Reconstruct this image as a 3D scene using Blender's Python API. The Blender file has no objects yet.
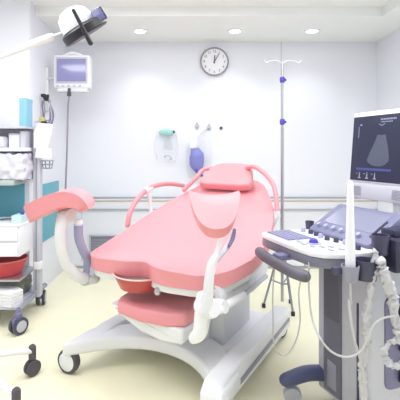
import bpy, bmesh, math, random
from mathutils import Vector, Matrix, noise, Quaternion
random.seed(7)
sc = bpy.context.scene
COL = sc.collection
R = math.radians
# ------------------------------------------------------------------ helpers
def srgb(r, g, b):
    f = lambda c: (c/255/12.92) if c/255 <= .04045 else ((c/255+.055)/1.055)**2.4
    return (f(r), f(g), f(b), 1)
MATS = {}
def mat(name, col, rough=.5, metal=0, spec=.5, var=.0, scale=8, bump=0, bscale=60, alpha=1, trans=0, emit=None, es=0, coat=0):
    m = bpy.data.materials.new(name); m.use_nodes = True
    nt = m.node_tree; b = nt.nodes['Principled BSDF']
    c = srgb(*col)
    b.inputs['Base Color'].default_value = c
    b.inputs['Roughness'].default_value = rough
    b.inputs['Metallic'].default_value = metal
    b.inputs['Specular IOR Level'].default_value = spec
    b.inputs['Coat Weight'].default_value = coat
    b.inputs['Alpha'].default_value = alpha
    b.inputs['Transmission Weight'].default_value = trans
    tc = nt.nodes.new('ShaderNodeTexCoord')
    if var:
        n = nt.nodes.new('ShaderNodeTexNoise'); n.inputs['Scale'].default_value = scale; n.inputs['Detail'].default_value = 3
        nt.links.new(tc.outputs['Object'], n.inputs['Vector'])
        mx = nt.nodes.new('ShaderNodeMix'); mx.data_type = 'RGBA'
        mx.inputs[6].default_value = tuple(max(0, v*(1-var)) for v in c[:3])+(1,)
        mx.inputs[7].default_value = tuple(min(1, v*(1+var)) for v in c[:3])+(1,)
        nt.links.new(n.outputs['Fac'], mx.inputs[0]); nt.links.new(mx.outputs[2], b.inputs['Base Color'])
    if bump:
        n2 = nt.nodes.new('ShaderNodeTexNoise'); n2.inputs['Scale'].default_value = bscale; n2.inputs['Detail'].default_value = 4
        nt.links.new(tc.outputs['Object'], n2.inputs['Vector'])
        bp = nt.nodes.new('ShaderNodeBump'); bp.inputs['Strength'].default_value = bump; bp.inputs['Distance'].default_value = .01
        nt.links.new(n2.outputs['Fac'], bp.inputs['Height']); nt.links.new(bp.outputs['Normal'], b.inputs['Normal'])
    if emit:
        b.inputs['Emission Color'].default_value = srgb(*emit); b.inputs['Emission Strength'].default_value = es
    MATS[name] = m
    return m
WALL = mat('wall_paint', (238, 240, 248), .6, var=.012, scale=2, bump=.03, bscale=150)
CEIL = mat('ceiling_paint', (246, 249, 248), .8, var=.01, scale=2)
FLOOR = mat('vinyl_floor', (254, 249, 219), .38, spec=.35, var=.025, scale=5, bump=.02, bscale=90)
TEAL = mat('teal_panel', (104, 178, 198), .45, var=.03, scale=6)
PINK = mat('pink_vinyl', (232, 152, 159), .42, spec=.4, var=.015, scale=10, bump=.05, bscale=120)
PINKD = mat('pink_grip', (238, 150, 158), .4, var=.01)
WPL = mat('white_plastic', (240, 241, 246), .35, var=.01)
WPL2 = mat('pearl_plastic', (228, 229, 231), .4, var=.01)
GPL = mat('grey_plastic', (150, 150, 166), .45, var=.03)
LGPL = mat('light_grey_plastic', (196, 197, 208), .4, var=.02)
MET = mat('steel', (190, 190, 196), .28, metal=.85, var=.03)
BLK = mat('black_plastic', (38, 36, 44), .4, var=.05)
DGR = mat('dark_grey_rubber', (84, 80, 88), .6, var=.05)
PURG = mat('slate_purple_plastic', (116, 114, 150), .4, var=.03)
DPUR = mat('dark_slate_plastic', (70, 70, 96), .4, var=.04)
NAVY = mat('navy_plastic', (48, 48, 72), .4, var=.04)
LAV = mat('lavender_plastic', (168, 168, 204), .4, var=.02)
RED = mat('red_basin', (205, 70, 78), .35, var=.05)
REDD = mat('red_translucent_basin', (190, 78, 76), .3, var=.06)
PAPER = mat('white_paper', (240, 240, 244), .8, bump=.3, bscale=25, var=.03)
BAG = mat('white_film', (218, 218, 232), .35, bump=.6, bscale=28, var=.06, scale=20)
FILM = mat('crumpled_sheath', (212, 211, 216), .3, bump=.8, bscale=60, var=.12, scale=40, alpha=.9)
CLEAR = mat('clear_film', (225, 228, 240), .2, alpha=.06, bump=.5, bscale=30)
CLEARB = mat('clear_blue_acrylic', (150, 150, 215), .1, alpha=.55)
VIOLET = mat('violet_rubber', (128, 130, 205), .4, var=.12, scale=22)
BLUE = mat('blue_clip', (82, 72, 180), .4)
AQUA = mat('aqua_plastic', (150, 208, 205), .4, var=.03)
SKYB = mat('pale_blue_card', (140, 194, 216), .6, var=.02)
GREYG = mat('grey_green_board', (176, 188, 184), .55, var=.03)
TAN = mat('tan_strip', (206, 186, 174), .5)
GLINE = mat('grey_strip', (176, 180, 188), .5)
CABLE = mat('grey_cable', (150, 148, 160), .5)
WCABLE = mat('pale_cable', (196, 195, 194), .5)
OLIVE = mat('wrinkled_grey_film', (120, 124, 116), .4, bump=.6, bscale=30, var=.2, scale=18)
LAMPE = mat('lamp_glow', (255, 255, 255), .5, emit=(255, 255, 255), es=9)
PANE = mat('fill_panel_glow', (255, 255, 255), .5, emit=(250, 252, 255), es=1.5)
SCROFF = mat('unlit_lcd', (142, 142, 190), .12, spec=.8)
SCR = mat('lit_dark_screen', (38, 41, 58), .35, spec=.3, emit=(44, 48, 76), es=.5)
SCRF = mat('scan_fan', (72, 76, 92), .4, emit=(76, 80, 102), es=.4)
SCRT = mat('screen_text', (120, 120, 140), .3, emit=(150, 152, 178), es=.6)
SCRB = mat('screen_bar', (70, 74, 128), .3, emit=(72, 76, 140), es=.5)
DARK = mat('shadow_gap', (60, 60, 66), .7)
VENT = mat('vent_louvre', (150, 154, 170), .45, var=.03)
KEYS = mat('keycaps', (138, 138, 170), .5, var=.05)

def smooth(me, ang=38):
    for p in me.polygons: p.use_smooth = True
    me.set_sharp_from_angle(angle=R(ang))
def obj(name, bm, m, parent=None, ang=38, mods=None):
    bmesh.ops.recalc_face_normals(bm, faces=bm.faces[:])
    me = bpy.data.meshes.new(name); bm.to_mesh(me); bm.free()
    smooth(me, ang)
    o = bpy.data.objects.new(name, me); COL.objects.link(o); me.materials.append(m)
    if parent: o.parent = parent
    return o
def tag(o, label=None, cat=None, group=None, kind=None):
    if label: o['label'] = label
    if cat: o['category'] = cat
    if group: o['group'] = group
    if kind: o['kind'] = kind
    return o
def thing(name, label, cat, loc=(0, 0, 0), rz=0, group=None):
    o = bpy.data.objects.new(name, None); COL.objects.link(o)
    o.location = loc; o.rotation_euler = (0, 0, rz); o.empty_display_size = .1
    return tag(o, label, cat, group)
def copy_tree(o, parent=None):
    c = o.copy(); COL.objects.link(c)
    if parent: c.parent = parent
    for ch in [x for x in bpy.data.objects if x.parent == o]: copy_tree(ch, c)
    return c
def struct(name, bm, m): return tag(obj(name, bm, m), kind='structure')
def merge(bm, t, M=None):
    if M is not None: bmesh.ops.transform(t, matrix=M, verts=t.verts)
    me = bpy.data.meshes.new('t'); t.to_mesh(me); t.free(); bm.from_mesh(me); bpy.data.meshes.remove(me)
def NB(): return bmesh.new()
def box(bm, lo, hi, bev=0, seg=2, M=None):
    t = bmesh.new(); bmesh.ops.create_cube(t, size=1)
    for v in t.verts: v.co = Vector([(lo[i]+hi[i])/2 + v.co[i]*(hi[i]-lo[i]) for i in range(3)])
    if bev: bmesh.ops.bevel(t, geom=t.edges[:], offset=bev, segments=seg, affect='EDGES', profile=.6)
    merge(bm, t, M); return bm
def catmull(pts, n):
    out = []; k = len(pts)
    P = [Vector(p) for p in pts]
    for i in range(k-1):
        p0, p1, p2, p3 = P[max(i-1, 0)], P[i], P[i+1], P[min(i+2, k-1)]
        for j in range(n):
            t = j/n
            out.append(.5*((2*p1)+(-p0+p2)*t+(2*p0-5*p1+4*p2-p3)*t*t+(-p0+3*p1-3*p2+p3)*t**3))
    out.append(P[-1]); return out
def tube(bm, pts, r, seg=10, n=6, cap=True, flat=1, up=None, rnd=False):
    rs = r if isinstance(r, (list, tuple)) else [r]*len(pts)
    if n > 1 and len(pts) > 2:
        C = catmull(pts, n); RR = []
        for i in range(len(rs)-1):
            for j in range(n): RR.append(rs[i]+(rs[i+1]-rs[i])*j/n)
        RR.append(rs[-1])
    else: C = [Vector(p) for p in pts]; RR = list(rs)
    if rnd:   # rounded ends
        d0 = (C[0]-C[1]).normalized(); d1 = (C[-1]-C[-2]).normalized()
        r0, r1 = RR[0], RR[-1]
        pre = [(C[0]+d0*r0*math.sin(a), r0*math.cos(a)) for a in (R(85), R(55), R(28))]
        post = [(C[-1]+d1*r1*math.sin(a), r1*math.cos(a)) for a in (R(28), R(55), R(85))]
        C = [p for p, _ in pre]+C+[p for p, _ in post]; RR = [q for _, q in pre]+RR+[q for _, q in post]
    t = bmesh.new(); rings = []; prev = None; nrm = None
    for i, p in enumerate(C):
        d = (C[min(i+1, len(C)-1)]-C[max(i-1, 0)]).normalized()
        if nrm is None:
            u = Vector(up) if up else (Vector((0, 0, 1)) if abs(d.z) < .9 else Vector((1, 0, 0)))
            nrm = (u-d*u.dot(d)).normalized()
        else:
            nrm = (nrm-d*nrm.dot(d)).normalized()
        b = d.cross(nrm)
        rings.append([t.verts.new(p+(nrm*math.cos(2*math.pi*k/seg)*flat+b*math.sin(2*math.pi*k/seg))*RR[i]) for k in range(seg)])
    for a, b in zip(rings, rings[1:]):
        for k in range(seg): t.faces.new((a[k], a[(k+1) % seg], b[(k+1) % seg], b[k]))
    if cap: t.faces.new(rings[0][::-1]); t.faces.new(rings[-1])
    merge(bm, t); return bm
def lathe(bm, prof, seg=24, M=None):
    t = bmesh.new(); rings = []
    for r, z in prof:
        rings.append([t.verts.new((max(r, 1e-5)*math.cos(2*math.pi*k/seg), max(r, 1e-5)*math.sin(2*math.pi*k/seg), z)) for k in range(seg)])
    for a, b in zip(rings, rings[1:]):
        for k in range(seg): t.faces.new((a[k], a[(k+1) % seg], b[(k+1) % seg], b[k]))
    if prof[0][0] < 1e-4 or True:
        t.faces.new(rings[0][::-1]); t.faces.new(rings[-1])
    bmesh.ops.remove_doubles(t, verts=t.verts, dist=1e-4)
    merge(bm, t, M); return bm
def lathe_open(bm, prof, seg=24, M=None):
    t = bmesh.new(); rings = []
    for r, z in prof:
        rings.append([t.verts.new((max(r, 1e-5)*math.cos(2*math.pi*k/seg), max(r, 1e-5)*math.sin(2*math.pi*k/seg), z)) for k in range(seg)])
    for a, b in zip(rings, rings[1:]):
        for k in range(seg): t.faces.new((a[k], a[(k+1) % seg], b[(k+1) % seg], b[k]))
    bmesh.ops.remove_doubles(t, verts=t.verts, dist=1e-4)
    merge(bm, t, M); return bm
def prism(bm, pts, z0, z1, M=None, bev=0, seg=2):
    t = bmesh.new()
    f = t.faces.new([t.verts.new((x, y, z0)) for x, y in pts])
    r = bmesh.ops.extrude_face_region(t, geom=[f])
    for v in [g for g in r['geom'] if isinstance(g, bmesh.types.BMVert)]: v.co.z = z1
    bmesh.ops.recalc_face_normals(t, faces=t.faces[:])
    if bev:
        es = [e for e in t.edges if len(e.link_faces) == 2 and e.calc_face_angle(0) > R(50)]
        bmesh.ops.bevel(t, geom=es, offset=bev, segments=seg, affect='EDGES', profile=.6)
    merge(bm, t, M); return bm
def axisM(p, d, up=(0, 0, 1)):
    z = Vector(d).normalized(); u = Vector(up)
    if abs(z.dot(u)) > .98: u = Vector((1, 0, 0))
    x = u.cross(z).normalized(); y = z.cross(x)
    return Matrix.Translation(p) @ Matrix((x, y, z)).transposed().to_4x4()
def lump(bm, c, s, seed=0, amp=.12, sq=.5, lv=3, fr=3.0, M=None):
    """a soft crumpled packet: a rounded box with folds"""
    t = bmesh.new(); bmesh.ops.create_cube(t, size=2); bmesh.ops.subdivide_edges(t, edges=t.edges[:], cuts=2**lv-1, use_grid_fill=True)
    for v in t.verts:
        p = v.co.copy(); n = p.normalized()*1.25
        p = p.lerp(n, sq)
        q = p*fr*.6+Vector((seed*3.1, seed*1.7, 0))
        p += p.normalized()*amp*(noise.noise(q)+.5*noise.noise(q*2.3))
        v.co = Vector((c[0]+p.x*s[0]/2, c[1]+p.y*s[1]/2, max(c[2]+p.z*s[2]/2, c[2]-s[2]/2)))
    merge(bm, t, M); return bm

# ------------------------------------------------------------------ room
CX, CY, F, H = 190, 150, 400, 1.3      # principal point and focal length of the view, eye height
def P(px, py, d): return Vector(((px-CX)/F*d, d, H-(py-CY)/F*d))
FILL_PANELS = [(-1.35, 1.55), (1.15, 1.45), (-.2, 2.6)]  # ceiling panels out of view, added to light the room from above
XL, XR, YB, YP, ZS, ZC = -1.364, 2.05, 4.40, 3.40, 2.488, 2.57
struct('floor', box(NB(), (-2.7, -1.6, -.05), (2.2, 4.55, 0)), FLOOR)
struct('wall_back', box(NB(), (XL-.1, YB, 0), (XR+.1, YB+.12, 2.75)), WALL)
struct('wall_right', box(NB(), (XR, -1.6, 0), (XR+.12, YB, 2.75)), WALL)
b = NB(); box(b, (XL-.12, YP+.12, 0), (XL, YB, 2.75)); box(b, (-2.5, YP, 0), (XL, YP+.12, 2.75), .004); box(b, (-2.62, -1.6, 0), (-2.5, YP+.12, 2.75))
struct('wall_left', b, WALL)
b = NB(); box(b, (-2.6, -1.6, ZC), (XR+.1, YB+.1, ZC+.1))
struct('ceiling', b, CEIL)
b = NB(); box(b, (XL, 3.55, ZS), (XR, YB, ZC)); box(b, (1.71, -1.6, ZS), (XR, 3.55, ZC))
struct('trim_1', b, CEIL)                                # lowered soffit along the walls
# wall guard: board with a tan bead on top and a grey lower edge
w = tag(obj('trim_2', box(NB(), (XL, YB-.022, .655), (XR, YB, .77), .004), WALL), kind='structure')
obj('bead', box(NB(), (XL, YB-.03, .735), (XR, YB-.02, .752), .003), TAN, w)
b = NB(); box(b, (XL, YB-.03, .775), (XR, YB, .787), .002); box(b, (XL, YB-.03, .645), (XR, YB, .657), .002)
obj('edge_strip', b, GLINE, w)
b = NB(); box(b, (XL, YB-.012, .03), (XR, YB, .075)); struct('baseboard_back', b, WALL)
b = NB(); box(b, (XL, YB-.014, 0), (XR, YB, .022)); struct('trim_3', b, GLINE)
b = NB(); box(b, (XR-.012, -1.6, 0), (XR, YB, .07)); struct('baseboard_right', b, GLINE)
b = NB()
for x in (-1.19, .995): box(b, (x-.002, YB-.003, .05), (x+.002, YB+.01, .64)); 
box(b, (1.0, YB-.003, .8), (1.005, YB+.01, ZS))
struct('trim_4', b, GLINE)                               # panel seams of the back wall
b = NB(); box(b, (XL, 3.5, .45), (XL+.012, 4.13, .985), .004); box(b, (-2.5, YP-.012, .45), (XL-.04, YP, 1.05), .004)
struct('trim_5', b, TEAL)                                # teal protective wall panels
for x in (-.499, .449, 1.217):
    t = thing('ceiling_downlight', 'recessed round downlight in the soffit, %s' % {-.499: 'the leftmost, above the blank back wall', .449: 'the middle one, just right of the wall clock', 1.217: 'the rightmost, nearest the right corner'}[x], 'ceiling light', (x, 3.99, ZS), 0, 'downlights in the soffit')
    b = NB(); lathe(b, [(.075, 0), (.075, -.006), (.058, -.008), (.056, -.002), (.056, 0)], 28); obj('bezel', b, WPL, t)
    b = NB(); lathe(b, [(0, -.003), (.055, -.003), (.055, 0), (0, 0)], 28); obj('lamp', b, LAMPE, t)
for k, (x, y) in enumerate(FILL_PANELS):
    t = thing('ceiling_fill_panel', 'added fill light panel in the ceiling out of view, %s' % ('front left of the room', 'front right of the room', 'above the exam chair')[k], 'ceiling light', (x, y, ZC), 0, 'added fill panels in the raised ceiling')
    b = NB(); box(b, (-.62, -.62, -.02), (.62, .62, 0), .004); obj('frame', b, WPL, t)
    b = NB(); box(b, (-.6, -.6, -.024), (.6, .6, -.019)); obj('diffuser', b, PANE, t)

# louvred vent in the back wall
t = thing('wall_vent', 'grey louvred air vent low on the back wall behind the exam chair', 'vent', (-.93, YB, .25))
b = NB(); box(b, (-.16, -.012, -.115), (.2, 0, .115)); obj('backing', b, GPL, t)
b = NB()
for (x0, z0, x1, z1) in ((-.175, .105, .215, .122), (-.175, -.122, .215, -.105), (-.175, -.12, -.158, .12), (.198, -.12, .215, .12)): box(b, (x0, -.026, z0), (x1, 0, z1), .003)
obj('frame', b, LGPL, t)
for k in range(7):
    z = -.088+k*.03
    b = NB(); box(b, (-.16, -.012, -.011), (.2, .012, -.006), M=Matrix.Translation((0, -.014, z+.008)) @ Matrix.Rotation(R(38), 4, 'X')); obj('slat', b, VENT, t)

# wall clock
c = P(214.3, 62, YB)
t = thing('wall_clock', 'round white wall clock with a thin grey rim, high on the back wall', 'clock', (c.x, YB, c.z))
MX = Matrix.Rotation(R(90), 4, 'X')
b = NB(); lathe(b, [(0, 0), (.145, 0), (.145, .02), (0, .02)], 40, MX); obj('face', b, mat('clock_face', (246, 246, 250), .5), t)
b = NB(); lathe(b, [(.152, 0), (.156, .03), (.15, .036), (.143, .032), (.141, .018), (.145, 0)], 48, MX); obj('rim', b, mat('clock_rim', (150, 148, 162), .35, metal=.3), t)
INK = mat('clock_ink', (96, 96, 112), .6)
for k in range(1, 13):
    cu = bpy.data.curves.new('n', 'FONT'); cu.body = str(k); cu.size = .036; cu.align_x = 'CENTER'; cu.align_y = 'CENTER'; cu.extrude = .0008
    to = bpy.data.objects.new('n', cu); COL.objects.link(to)
    dg = bpy.context.evaluated_depsgraph_get(); me = bpy.data.meshes.new_from_object(to.evaluated_get(dg))
    a = R(90-30*k); me.transform(Matrix.Translation((math.cos(a)*.112, -.0215, math.sin(a)*.112)) @ MX)
    b = NB(); b.from_mesh(me); bpy.data.meshes.remove(me); bpy.data.objects.remove(to); bpy.data.curves.remove(cu)
    obj('numeral', b, INK, t)
HAND = mat('clock_hand', (92, 90, 108), .5)
for nm, ang, ln, wd, yy in (('hour_hand', 3, .07, .006, -.024), ('minute_hand', 30, .1, .004, -.027)):
    b = NB(); box(b, (-wd, -.001, -.02), (wd, .001, ln), M=Matrix.Translation((0, yy, 0)) @ Matrix.Rotation(R(ang), 4, 'Y')); obj(nm, b, HAND, t)
b = NB(); lathe(b, [(0, .018), (.008, .018), (.008, .03), (0, .03)], 16, MX); obj('hub', b, HAND, t)

# ------------------------------------------------------------------ wall gas outlets and bagged breathing kit
for k, (px, py, lab) in enumerate([(197, 126, 'small grey wall outlet, left of three, above the blue breathing bag'), (209, 127.5, 'small grey wall outlet, middle of three, a thin line hanging from it'), (221, 128, 'small round dark wall knob, right of three outlets')]):
    c = P(px, py, YB)
    t = thing('gas_outlet', lab, 'wall outlet', (c.x, YB, c.z))
    if k < 2:
        b = NB(); lathe(b, [(0, 0), (.024, 0), (.024, .008), (.014, .012), (.014, .03), (0, .032)], 20, MX); obj('body', b, LGPL, t)
        b = NB(); tube(b, [(0, -.02, .012), (0, -.024, .04)], .005, 8, 1); obj('pin', b, GPL, t)
        b = NB(); lathe(b, [(0, 0), (.012, 0), (.011, .012), (0, .016)], 16, Matrix.Translation((0, -.02, -.022)) @ MX); obj('nozzle', b, GPL, t)
    else:
        b = NB(); lathe(b, [(0, 0), (.026, 0), (.026, .006), (0, .006)], 20, MX); obj('plate', b, WPL, t)
        b = NB(); lathe(b, [(0, .006), (.017, .006), (.014, .024), (0, .026)], 18, MX); obj('knob', b, DGR, t)
# breathing bag in a clear pouch
c = P(197, 146, 4.3)
t = thing('breathing_bag', 'violet breathing bag with a white cap hung in a clear pouch on the back wall', 'breathing bag', (c.x, 4.3, c.z))
sx = 4.3/400
b = NB(); lathe(b, [(0, .06), (.03, .058), (.05, .03), (.056, 0), (.05, -.03), (.03, -.045), (0, -.045)], 20, Matrix.Translation((-.04, 0, .01))); obj('cap', b, WPL, t)
b = NB(); tube(b, [(-.03, 0, -.04), (-.005, 0, -.1), (0, 0, -.2), (.03, 0, -.29)], [.04, .08, .078, .025], 16, 6, rnd=True); obj('bag', b, VIOLET, t)
b = NB(); tube(b, [(-.01, -.05, -.26), (.03, -.05, -.3), (.06, -.045, -.32)], [.016, .02, .012], 10, 4, rnd=True); obj('valve', b, BLUE, t)
b = NB(); lump(b, (.02, 0, -.13), (.25, .14, .44), 3, .14, .5, 3); obj('pouch', b, CLEAR, t)
b = NB(); tube(b, [(.0, .0, .08), (.06, .06, .15), (.125, .085, .2)], .004, 6, 5); obj('cord', b, WCABLE, t)
c = P(169, 147, 4.33)
t = thing('oxygen_mask', 'aqua capped oxygen mask in a clear crumpled pouch on the back wall', 'oxygen mask', (c.x, 4.33, c.z))
b = NB(); lump(b, (-.03, 0, .155), (.14, .07, .06), 5, .12, .6, 2); obj('strap_cap', b, AQUA, t)
b = NB(); tube(b, [(.03, 0, .15), (.06, .0, .17)], [.012, .016], 10, 1); obj('connector', b, DGR, t)
b = NB(); lump(b, (-.03, 0, .0), (.22, .08, .34), 8, .22, .6, 3, 4); obj('pouch', b, CLEAR, t)
b = NB(); lathe_open(b, [(.055, -.05), (.05, 0), (.035, .05), (.016, .08), (.016, .11)], 18, Matrix.Translation((-.01, 0, .02))); obj('mask_shell', b, CLEAR, t)
b = NB(); tube(b, [(-.05, -.01, -.11), (-.02, -.03, -.09), (.03, -.01, -.12), (.0, 0, -.14)], .007, 8, 5); obj('tubing', b, LGPL, t)
b = NB(); tube(b, [(.05, .01, .165), (.06, .075, .18)], .004, 6, 1); obj('hook', b, GPL, t)

# ------------------------------------------------------------------ examination chair
CO = Vector((-.022, 2.513, 0)); CA = R(-30)
chair = thing('exam_chair', 'pink padded gynaecological examination chair on a white wheeled base', 'examination chair', CO, CA)
def A(px, py, lx):
    """local chair point that lies on a side plane lx and is seen at (px, py)"""
    a = (px-CX)/F; q = (py-CY)/F
    d = (lx+.866*CO.x-.5*CO.y)/(.866*a-.5)
    x, y = a*d-CO.x, d-CO.y
    return Vector((lx, .5*x+.866*y, H-q*d))
ST = [(-.478, .69, .30), (-.472, .692, .34), (-.455, .694, .375), (-.42, .695, .41), (-.36, .696, .438), (-.3, .698, .458), (-.15, .713, .492), (0, .742, .502), (.15, .79, .495), (.3, .845, .462), (.45, .905, .415), (.56, .955, .36), (.66, 1.0, .30), (.73, 1.035, .25), (.78, 1.06, .18), (.8, 1.07, .10)]
def lerp_st(t):
    f = t*(len(ST)-1); i = min(int(f), len(ST)-2); k = f-i
    return [ST[i][j]*(1-k)+ST[i+1][j]*k for j in range(3)]
def pad_mesh(scale, dz, th, crown=.012, nx=28):
    bm = bmesh.new(); top = []; bot = []
    rows = [i/(len(ST)-1)/2 for i in range(2*len(ST)-1)]
    for t in rows:
        y, z, hw = lerp_st(t)
        ra, rb = [], []
        for i in range(nx+1):
            u = -1+2*i/nx
            x = u*hw*scale
            wgt = max(0, 1-(y+.478)/.35)
            notch = .045*math.exp(-((x+.01)/.07)**2)*wgt - .018*math.exp(-((x-.16)/.1)**2)*wgt
            dish = crown*(1-u*u) - .02*math.exp(-(x/.25)**2)*max(0, 1-abs(y-.35)/.35)
            yy = (y+.0)*(scale if y < 0 else 1)+notch
            ra.append(bm.verts.new((x, yy, z+dz+dish)))
            rb.append(bm.verts.new((x, yy+.12*th, z+dz-th)))
        top.append(ra); bot.append(rb)
    n = len(rows)
    for j in range(n-1):
        for i in range(nx):
            bm.faces.new((top[j][i], top[j][i+1], top[j+1][i+1], top[j+1][i]))
            bm.faces.new((bot[j][i], bot[j+1][i], bot[j+1][i+1], bot[j][i+1]))
        bm.faces.new((top[j][0], top[j+1][0], bot[j+1][0], bot[j][0]))
        bm.faces.new((top[j][nx], bot[j][nx], bot[j+1][nx], top[j+1][nx]))
    for i in range(nx):
        bm.faces.new((top[0][i], bot[0][i], bot[0][i+1], top[0][i+1]))
        bm.faces.new((top[-1][i], top[-1][i+1], bot[-1][i+1], bot[-1][i]))
    return bm
def bevmod(o, w, seg=3, ang=50):
    m = o.modifiers.new('bevel', 'BEVEL'); m.width = w; m.segments = seg; m.limit_method = 'ANGLE'; m.angle_limit = R(ang); m.harden_normals = False
    return o
bevmod(obj('seat_and_back_pad', pad_mesh(1, 0, .075), PINK, chair, 60), .016)
bevmod(obj('seat_shell', pad_mesh(.965, -.078, .034, 0), WPL2, chair, 60), .008)
# headrest cushion
Mh = Matrix.Translation((-.012, .66, 1.095)) @ Matrix.Rotation(R(38), 4, 'X')
hp = [(x*1.05, y*1.03) for x, y in [(-.2, -.105), (-.14, -.118), (.14, -.118), (.2, -.105), (.205, -.06), (.17, .06), (.13, .115), (.07, .13), (-.07, .13), (-.13, .115), (-.17, .06), (-.205, -.06)]]
b = NB(); prism(b, hp, -.035, .03, Mh, .018, 3); obj('headrest', b, PINK, chair, 60)
# support rails behind the head
b = NB(); tube(b, [A(277.3, 211, .455), A(275, 190, .42), A(270.5, 180, .36), A(262, 171.5, .28), A(252, 166.5, .19), (0, .80, 1.13), A(207, 168.5, -.22), A(196, 178, -.27), A(184, 190, -.34)], .0165, 12, 6, rnd=True); obj('head_rail', b, PINKD, chair)
b = NB(); tube(b, [A(277.2, 211, .455), A(277.6, 217, .457)], [.019, .021], 12, 1); tube(b, [A(277, 216, .455), A(273, 224, .43), A(268, 231, .38)], .017, 10, 4); obj('rail_mount', b, WPL2, chair)
g = tag(obj('hand_grip', tube(NB(), [A(127.5, 225, -.56), A(130, 213, -.56), A(136, 201, -.56), A(147, 189.5, -.55), A(158, 185, -.54), A(170, 183.8, -.53), A(183, 185.5, -.52)], .0185, 14, 7, rnd=True), PINKD, chair))
b = NB(); tube(b, [A(145, 191.3, -.55), A(151, 187.8, -.55)], .024, 12, 1); tube(b, [A(148.5, 190, -.548), A(150.5, 205, -.54), A(152, 222, -.52)], [.02, .015, .017], 10, 5); obj('grip_mount', b, WPL, g)
# leg section folded under the seat
b = NB(); prism(b, [(-.2, -.40), (-.16, -.475), (0, -.50), (.17, -.485), (.25, -.44), (.27, -.1), (-.22, -.1)], .405, .475, None, .02, 3); obj('foot_pad', b, PINK, chair, 60)
b = NB()
prism(b, [(-.215, .455), (.255, .405), (.255, .335), (.13, .325), (0, .345), (-.1, .385), (-.18, .43)], .1, .475, Matrix.Rotation(R(90), 4, 'X'), .014, 3); obj('foot_pad_shell', b, WPL2, chair, 60)
# drain basin hung under the seat front
b = NB(); lathe_open(b, [(.136, .61), (.142, .612), (.142, .605), (.13, .58), (.105, .535), (.06, .52), (0, .519), (0, .522), (.058, .524), (.1, .54), (.125, .582), (.136, .61)], 32, Matrix.Translation((-.075, -.40, .008)) @ Matrix.Diagonal((.98, .82, 1, 1))); 
dr = obj('drain_basin', b, REDD, chair)
b = NB(); tube(b, [(-.075+.143*math.cos(a), -.40+.12*math.sin(a), .62) for a in [2*math.pi*i/40 for i in range(41)]], .0045, 8, 1, cap=False); obj('basin_rim', b, mat('pale_rim', (236, 196, 190), .35), dr)
for s in (-1, 1):
    b = NB(); box(b, (-.075+s*.15-.008, -.36, .60), (-.075+s*.15+.008, -.1, .618), .004); obj('basin_rail', b, DGR, chair)
b = NB(); q = Vector((.105, -.47, .575)); lathe(b, [(0, -.02), (.014, -.016), (.02, 0), (.014, .016), (0, .02)], 14, Matrix.Translation(q)); tube(b, [q, q+Vector((0, .08, .03))], .008, 8, 1); obj('basin_knob', b, MET, chair)
# column
b = NB(); box(b, (-.2, -.05, .12), (.285, .36, .52), .02, 3); box(b, (-.22, -.09, .12), (.2, .38, .34), .02, 3); obj('column', b, WPL2, chair)
b = NB(); box(b, (-.26, -.18, .5), (.3, .4, .6), .03, 3); obj('tilt_unit', b, WPL2, chair)
b = NB(); box(b, (-.02, .3, .58), (.1, .42, .80), .01); tube(b, [(-.15, .2, .58), (-.15, .5, .86)], .02, 10, 1); tube(b, [(.22, .2, .58), (.22, .5, .86)], .02, 10, 1); obj('back_strut', b, GPL, chair)
# white side frames with bed rail
for s in (1, -1):
    b = NB()
    pr = [(-.40, .62), (-.30, .60), (-.1, .595), (.1, .64), (.3, .74), (.42, .80), (.45, .775), (.33, .70), (.2, .62), (.12, .53), (-.05, .49), (-.3, .52), (-.42, .56)]
    if s > 0: pr = [tuple(A(x, y, .42))[1:] for x, y in ((217, 286), (235, 291), (247, 285), (255, 271), (261, 259), (268, 257), (268, 268), (264, 280), (254, 291), (240, 299), (222, 306))]
    prism(b, [(y, z) for y, z in pr], -.018, .018, Matrix.Translation((s*.405, 0, 0)) @ Matrix(((0, 0, 1, 0), (1, 0, 0, 0), (0, 1, 0, 0), (0, 0, 0, 1))), .006)
    obj('side_frame', b, LGPL if s < 0 else WPL, chair)
    if s > 0:
        b = NB(); tube(b, [A(219, 310, .46), A(243, 295, .46)], .02, 10, 1, rnd=True); obj('accessory_rail', b, WPL, chair)
        b = NB(); tube(b, [A(246, 293, .45), A(266, 276, .45)], .014, 10, 1, rnd=True); obj('accessory_rail', b, LGPL, chair)
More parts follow.
